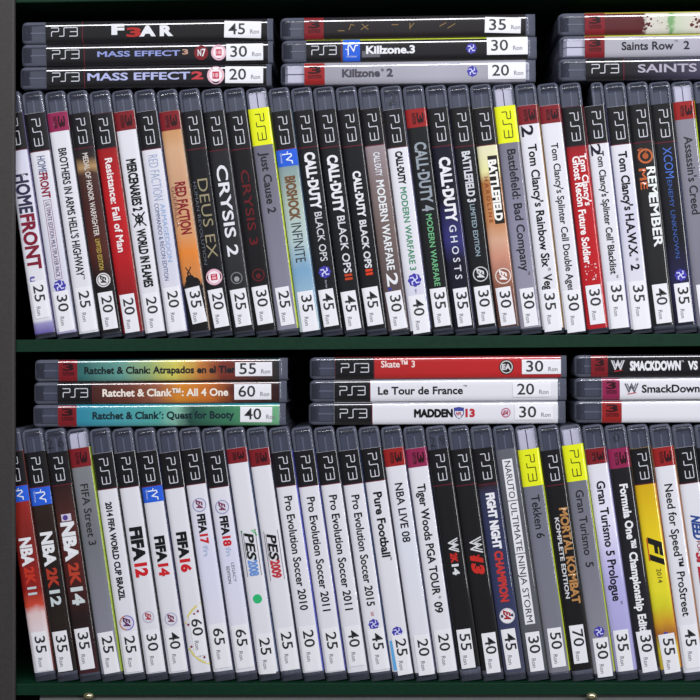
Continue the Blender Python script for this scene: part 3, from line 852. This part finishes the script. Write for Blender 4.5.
h1 = standing_row([dict(s, items=[t for t in s['items'] if t[0] != 'arc']) for s in U], topU, botU, Z_MID, 35, 22.12, -1.5, 22.45,
                  lambda x: 95.5 - 8.5 * x / 700, lambda x: 339.5 - 5 * x / 700, 'game cases standing on the middle shelf', 'upper')


low_specs = []
for s in Lw:
    its = []
    for t in s['items']:
        if t[0] == 'arc':
            yel = (216, 204, 120)
            dk = (130, 40, 70)
            for base, sg in ((605, 1), (665, -1)):
                pr = [(base + sg * 17, -8.6), (base + sg * 10.5, -5), (base + sg * 5, 0), (base + sg * 2, 4.5), (base, 8.6)]
                its.append(('lines', [(a[0], a[1], b[0], b[1]) for a, b in zip(pr, pr[1:])], 2, yel))
                for q, v in ((base + sg * 19, -6), (base + sg * 14, -2.6), (base + sg * 9.5, 1.4), (base + sg * 7, 5.4)):
                    its.append(('disc', q, 1.15, dk, v, 3))
        else:
            its.append(t)
    low_specs.append(dict(s, items=its))
h2 = standing_row(low_specs, topL, botL, Z_LOW, 35, 22.42, -1.5, 22.45,
                  lambda x: 433.5 - 6.5 * x / 700, lambda x: 683.5 - 2 * x / 700, 'game cases standing on the bottom shelf', 'lower', 1.017)


def high(h, pa, pb, py):
    xa, xb = P(pa, py).x, P(pb, py).x
    return max(z for (b, t, z) in h if t > xa - .03 and t < xb + .01) + .0002


def stack(h, pa, pb, py, specs, group, where):
    lying_stack(specs, high(h, pa, pb, py), group, where, 1.019 if group == G2 else 1.014)


G1 = 'game cases lying in stacks on the upper row'
G2 = 'game cases lying in stacks on the lower row'
stack(h1, 20, 274, 84, [
 dict(left=(22, 33), look='black spine with white and red horror title', hdr=('B', 82), top=45, bot=267, spine=(26, 24, 27), side=(40, 36, 44),
      items=[('t', 'F', 111, 124, 9, WH, .06, 2), ('t', '3', 126, 141, 8, (170, 40, 34), .04, -1), ('t', 'A R', 139, 173, 9, WH, .06, 0)], price=('45', 224, 261, -2, 16, 0)),
 dict(left=(22, 54), look='black spine with small metallic title', hdr=('B', 84), top=46, bot=268, spine=(26, 25, 30), side=(40, 36, 44),
      items=[('t', 'MASS EFFECT', 97, 180, 5, (140, 150, 206), .03), ('t', '3', 182, 188, 4.6, (190, 150, 130), .03, 1), ('disc', 201, 7, (120, 28, 34)), ('t', 'N', 197.5, 201, 6, WH, .02), ('t', '7', 201.5, 205.5, 7, WH, .02), ('rate', 218.5, 7.6)], price=('30', 226, 263, 0, 16)),
 dict(left=(20.5, 75), look='black spine with large metallic title', hdr=('B', 84), top=46, bot=268, spine=(24, 23, 28), side=(40, 36, 44),
      items=[('t', 'MASS EFFECT', 87, 190, 6.8, (176, 180, 222), .03), ('t', '2', 191, 203, 6.8, (190, 60, 66), .04), ('rate', 215.5, 8.6)], price=('20', 225, 263, -1, 16)),
], G1, 'left stack above upper row')
stack(h1, 281, 535, 82, [
 dict(left=(281.5, 27), look='dark brown spine with faint gold letters', hdr=('R', 323.5), top=304, bot=526, spine=[(323, (36, 30, 32)), (420, (40, 34, 34)), (526, (30, 26, 30))], noise=.02, side=(44, 40, 46),
      items=[('lines', [(349, -2, 351, 3), (351, 3, 354, 2), (361, -2, 368, 2), (362, 3, 368, -2), (392, 2, 398, 2), (410, -1, 414, 3), (410, -2, 410, 3), (440, 0, 446, 3), (448, -2, 455, 2), (338, -3, 344, -3)], .9, (128, 104, 66))], price=('35', 485, 521, -2, 15)),
 dict(left=(283, 49), look='black spine with blue block and shooter title', hdr=('B', 341), top=306, bot=528, spine=[(341, (70, 66, 74)), (362, (40, 38, 44)), (400, (30, 28, 32)), (526, (28, 27, 32))], noise=.03, side=YG, back=(150, 150, 60),
      items=[('move', 343, 360), ('rect', 318, 337, -6, 4, (150, 148, 156)), ('rect', 362, 380, -7, -1, (100, 98, 104)), ('t', 'Killzone.3', 366, 415, 7, WH, .04), ('psn', 471.5, 5.4)], price=('30', 487, 528, 0, 17, 2)),
 dict(left=(282, 71), look='light grey spine with dark grey shooter title', silver=True, hdr=('D', 324.5), top=304, bot=526, spine=[(324, (150, 148, 158)), (440, (168, 166, 178)), (526, (150, 150, 160))], side=(150, 150, 158),
      items=[('t', 'Killzone', 342, 380, 7, (74, 70, 82), .04), ('t', '\u00ae', 381, 384, 2.6, INKK, 0, 2.6), ('t', '2', 386.5, 393, 7, (74, 70, 82), .04), ('psn', 472.5, 5.4)], price=('20', 488, 526, 0, 16)),
], G1, 'middle stack above upper row')
stack(h1, 561, 700, 80, [
 dict(left=(560.5, 22), look='dark red spine turning to splattered cream', hdr=('R', 605), top=585, bot=806, spine=[(605, (84, 30, 34)), (644, (84, 30, 32)), (647, (204, 198, 190)), (668, (196, 196, 180)), (671, (96, 150, 84)), (676, (186, 196, 170)), (698, (206, 200, 190)), (806, (120, 40, 40))], noise=.04, nscale=300, side=(170, 160, 60), back=(170, 170, 60),
      items=[('splat', 638, 652, 22, (84, 30, 30), .5, 1.6), ('splat', 652, 668, 8, (110, 60, 50), .3, .7), ('splat', 692, 706, 18, (90, 34, 34), .5, 1.7)], price=None),
 dict(left=(562, 45), look='silver spine with dark title after red band', silver=True, hdr=('R', 605), top=585, bot=806, spine=[(605, (166, 164, 172)), (806, (170, 168, 184))], side=(180, 180, 60),
      items=[('t', 'Saints Row', 622, 674, 7.4, (52, 46, 60), .02), ('t', 'TM', 675, 678, 1.8, (52, 46, 60), 0, 4), ('t', '2', 684, 690, 7.4, (52, 46, 60), .02)], price=None),
 dict(left=(561, 68), look='dark blue-grey spine with pale worn capitals', hdr=('B', 624), top=586, bot=806, spine=[(624, (34, 28, 32)), (645, (44, 42, 56)), (700, (62, 58, 78)), (806, (40, 40, 56))], noise=.06, side=(60, 60, 76),
      items=[('t', 'SAINTS', 638, 697, 7.4, (170, 164, 180), .02)], price=None),
], G1, 'right stack above upper row')
stack(h2, 34, 287, 426, [
 dict(left=(35.5, 370), look='teal and yellow spine with dark title', hdr=('R', 77), top=58, bot=279, spine=[(77, (44, 96, 96)), (120, (96, 150, 140)), (150, (150, 170, 110)), (175, (206, 196, 90)), (200, (190, 120, 60)), (222, (120, 50, 40)), (279, (50, 60, 60))], noise=.08, side=(24, 56, 62),
      items=[('t', 'Ratchet & Clank: Atrapados en el Tien', 84, 236, 6.4, (30, 40, 46), .03)], price=('55', 235, 272, 0, 13.5)),
 dict(left=(34.5, 391), look='brown to orange spine with white title', hdr=('B', 92), top=57, bot=279, spine=[(92, (66, 34, 30)), (130, (104, 56, 44)), (160, (150, 90, 64)), (180, (206, 130, 40)), (210, (190, 104, 40)), (232, (90, 40, 34)), (279, (60, 34, 34))], noise=.08, side=(50, 36, 36),
      items=[('t', 'Ratchet & Clank\u2122: All 4 One', 102, 228, 6.8, (236, 226, 214), .03)], price=('60', 234, 271, 0, 15)),
 dict(left=(33.5, 414), look='sea-blue spine with dark pirate title', hdr=('R', 76), top=57, bot=279, spine=[(76, (44, 130, 154)), (120, (70, 150, 160)), (160, (80, 160, 150)), (176, (130, 180, 160)), (190, (36, 76, 66)), (230, (60, 120, 90)), (260, (90, 160, 110)), (279, (110, 170, 130))], noise=.08, side=(40, 120, 140),
      items=[('t', 'Ratchet & Clank\u00b4: Quest for Booty', 92, 234, 6.6, (26, 52, 62), .03)], price=('40', 240, 272, -1, 15)),
], G2, 'left stack above lower row')
stack(h2, 311, 566, 424, [
 dict(left=(311.5, 366), look='red spine with white skating title', hdr=('B', 374), top=335, bot=561, spine=[(374, (172, 38, 38)), (500, (182, 36, 38)), (561, (174, 32, 36))], side=(110, 34, 36),
      items=[('t', 'Skate\u2122 3', 381, 415, 6, (238, 214, 210), .02, 3.6), ('disc', 506.5, 7.2, (54, 42, 44)), ('ring', 506.5, 6.2, 1, (200, 200, 200)), ('t', 'EA', 502, 511, 5, (210, 210, 212), .05)], price=('30', 522, 561, 0, 14)),
 dict(left=(311.5, 389), look='white spine with black cycling title', hdr=('B', 370), top=334, bot=558, spine=W, side=(150, 150, 160),
      items=[('t', 'Le Tour de France', 378, 463, 7, INKK, .025), ('t', 'TM', 463.5, 467, 2, INKK, 0, 4)], price=('20', 513, 551, 0, 14)),
 dict(left=(310.5, 411), look='white spine with black capitals and small shield', hdr=('B', 372), top=334, bot=558, spine=W, side=(150, 150, 160),
      items=[('t', 'MADDEN', 414, 453, 7, (22, 22, 26), .07), ('shield', 454, 464), ('t', 'NFL', 456, 462, 3, (176, 34, 50), .03, -.6), ('t', '13', 465.5, 475, 7, (186, 34, 48), .05), ('ea', 506, 4.6, (180, 90, 110), (214, 208, 226), (160, 40, 60))], price=('30', 515, 553, 0, 14)),
], G2, 'middle stack above lower row')
stack(h2, 577, 700, 422, [
 dict(left=(577, 363), look='black spine with heavy white capitals, red patch', hdr=('R', 608), top=591, bot=822, spine=(28, 25, 30), side=(40, 38, 46),
      items=[('scratch', 612, 624, 5.5, (206, 206, 212), (180, 40, 40)), ('t', 'SMACKDOWN', 630, 681, 8, WH, .07), ('t', 'TM', 681.5, 684, 1.8, WH, 0, 4), ('t', 'VS', 688, 698, 7.4, WH, .05)], price=None),
 dict(left=(577, 386), look='white spine with dark mixed-case wrestling title', hdr=('M', 620), top=602, bot=822, spine=W, side=(120, 120, 128),
      items=[('scratch', 625.5, 638, 5.2, (90, 90, 96), (180, 40, 50)), ('t', 'SmackDown', 642, 700, 7, INKK, .025)], price=None),
 dict(left=(577, 408), look='blank white spine after orange-red band', hdr=('D', 622), top=602, bot=822, spine=W, side=(120, 120, 128), items=[], price=None),
], G2, 'right stack above lower row')

# ---------------------------------------------------------------- bookcase
XL = P(-16, 350).x - .004
XR = P(842, 350).x
BD = .16
FLOOR_Z = -1.15
bk = bpy.data.objects.new('bookcase', None)
bk.empty_display_size = .05
C.objects.link(bk)
bk.location = ((XL + XR) / 2, 0, FLOOR_Z)
bk['label'] = 'green board bookcase with a grey upright, holding all the game cases'
bk['category'] = 'bookcase'
bx0 = bk.location.copy()


def board(name, a, b, m, bev=.0008, label=None):
    bm = bmesh.new()
    bmesh.ops.create_cube(bm, size=1)
    for v in bm.verts:
        v.co = Vector(((a[0] + b[0]) / 2 + v.co.x * (b[0] - a[0]), (a[1] + b[1]) / 2 + v.co.y * (b[1] - a[1]), (a[2] + b[2]) / 2 + v.co.z * (b[2] - a[2]))) - bx0
    bmesh.ops.bevel(bm, geom=list(bm.edges), offset=bev, segments=2, profile=.5, affect='EDGES')
    me = bpy.data.meshes.new(name)
    bm.to_mesh(me)
    bm.free()
    me.materials.append(m)
    o = bpy.data.objects.new(name, me)
    C.objects.link(o)
    o.parent = bk
    if label:
        o['label'] = label
    return o


TH = .0085
FRONT = -.004
board('shelf', (XL, FRONT, Z_MID - TH), (XR, BD, Z_MID - .00005), M_GREEN, .0003)
board('shelf', (XL, FRONT, Z_LOW - .0079), (XR, BD, Z_LOW - .00005), M_GREEN, .0003)
board('shelf', (XL, FRONT, Z_TOPB), (XR, BD, Z_TOPB + .018), M_GREEN)
board('back_panel', (XL - .012, BD, FLOOR_Z), (XR + .012, BD + .006, Z_TOPB + .30), M_BLACK)
board('side_panel', (XL - .012, FRONT + .002, FLOOR_Z), (XL, BD, Z_TOPB + .30), M_BLACK)
board('side_panel', (XR, FRONT + .002, FLOOR_Z), (XR + .012, BD, Z_TOPB + .30), M_BLACK)
board('top_board', (XL - .012, FRONT, Z_TOPB + .30), (XR + .012, BD + .006, Z_TOPB + .318), M_GREEN)
# the upright in front of the left side
ux = P(16.6, 350, -.0085).x
board('upright', (ux - .05, -.0085, FLOOR_Z), (ux, FRONT - .0002, Z_TOPB + .318), M_POST, .0015, 'grey metal upright at the left edge')
up = [o for o in bk.children if o.name.startswith('upright')][0]
xt, xb_ = P(14.6, 0, -.0085), P(14.8, 700, -.0085)
for v in up.data.vertices:
    wz = v.co.z + bx0.z
    v.co.x += (xb_.x + (xt.x - xb_.x) * (wz - xb_.z) / (xt.z - xb_.z)) - ux
# rail under the bottom shelf
rx = P(39, 696, -.002).x
board('front_rail', (rx, -.001, Z_LOW - TH - .09), (XR, .012, Z_LOW - .0081), M_RAIL, .0006, 'plain grey rail below the bottom shelf')
for ppx in (88, 592):
    c = P(ppx, 696.6, -.006)
    bm = bmesh.new()
    bmesh.ops.create_cone(bm, cap_ends=True, segments=20, radius1=.0030, radius2=.0036, depth=.004)
    bmesh.ops.create_uvsphere(bm, u_segments=16, v_segments=8, radius=.0030, matrix=Matrix.Translation((0, 0, .0018)) @ Matrix.Diagonal((1, 1, .5, 1)))
    me = bpy.data.meshes.new('shelf_pin')
    bmesh.ops.transform(bm, matrix=Matrix.Translation(Vector((c.x, -.0032, c.z)) - bx0) @ Matrix.Diagonal((1, 1, .6, 1)) @ Matrix.Rotation(R(90), 4, 'X'), verts=bm.verts)
    for f in bm.faces:
        f.smooth = True
    bm.to_mesh(me)
    bm.free()
    me.materials.append(M_BRASS)
    o = bpy.data.objects.new('shelf_pin', me)
    C.objects.link(o)
    o.parent = bk
    o['label'] = 'bright metal shelf pin'

# ------------------------------------------------------------ room around
def struct(name, a, b, m):
    mb = MB()
    mb.box(a, b, m)
    o = mb.build(name)
    o['kind'] = 'structure'
    return o


struct('floor', (-2, -3, FLOOR_Z - .05), (2, .5, FLOOR_Z), mat('grey_floor', (120, 116, 112), .6, mottle=.1, bscale=6))
struct('wall_back', (-2, .2, FLOOR_Z), (2, .3, 1.6), mat('pale_wall', (170, 168, 164), .8, mottle=.05, bscale=5))

# ----------------------------------------------------------------- lights
def area(name, loc, target, sx, sy, power, col):
    l = bpy.data.lights.new(name, 'AREA')
    l.shape = 'RECTANGLE'
    l.size, l.size_y = sx, sy
    l.energy = power
    l.color = col
    o = bpy.data.objects.new(name, l)
    o.location = loc
    o.rotation_euler = (Vector(target) - Vector(loc)).to_track_quat('-Z', 'Y').to_euler()
    C.objects.link(o)
    return o


area('ceiling_tube_light', (.38, -1.5, 1.15), (0.05, 0, 0), 2.5, .22, 62, (.95, .96, 1))
area('added_right_edge_light', (1.5, -1.3, .25), (0, 0, 0), .12, 1.2, 8, (.97, .98, 1))  # added strip lamp, no window: draws the pale line on right spine edges
w = bpy.data.worlds.new('room_light')
w.use_nodes = True
w.node_tree.nodes['Background'].inputs[0].default_value = (.82, .86, 1, 1)
w.node_tree.nodes['Background'].inputs[1].default_value = .08
S.world = w

S.view_settings.view_transform = 'Standard'
S.view_settings.look = 'None'
S.view_settings.gamma = 1
S.view_settings.exposure = -.14
S.cycles.transparent_max_bounces = 12
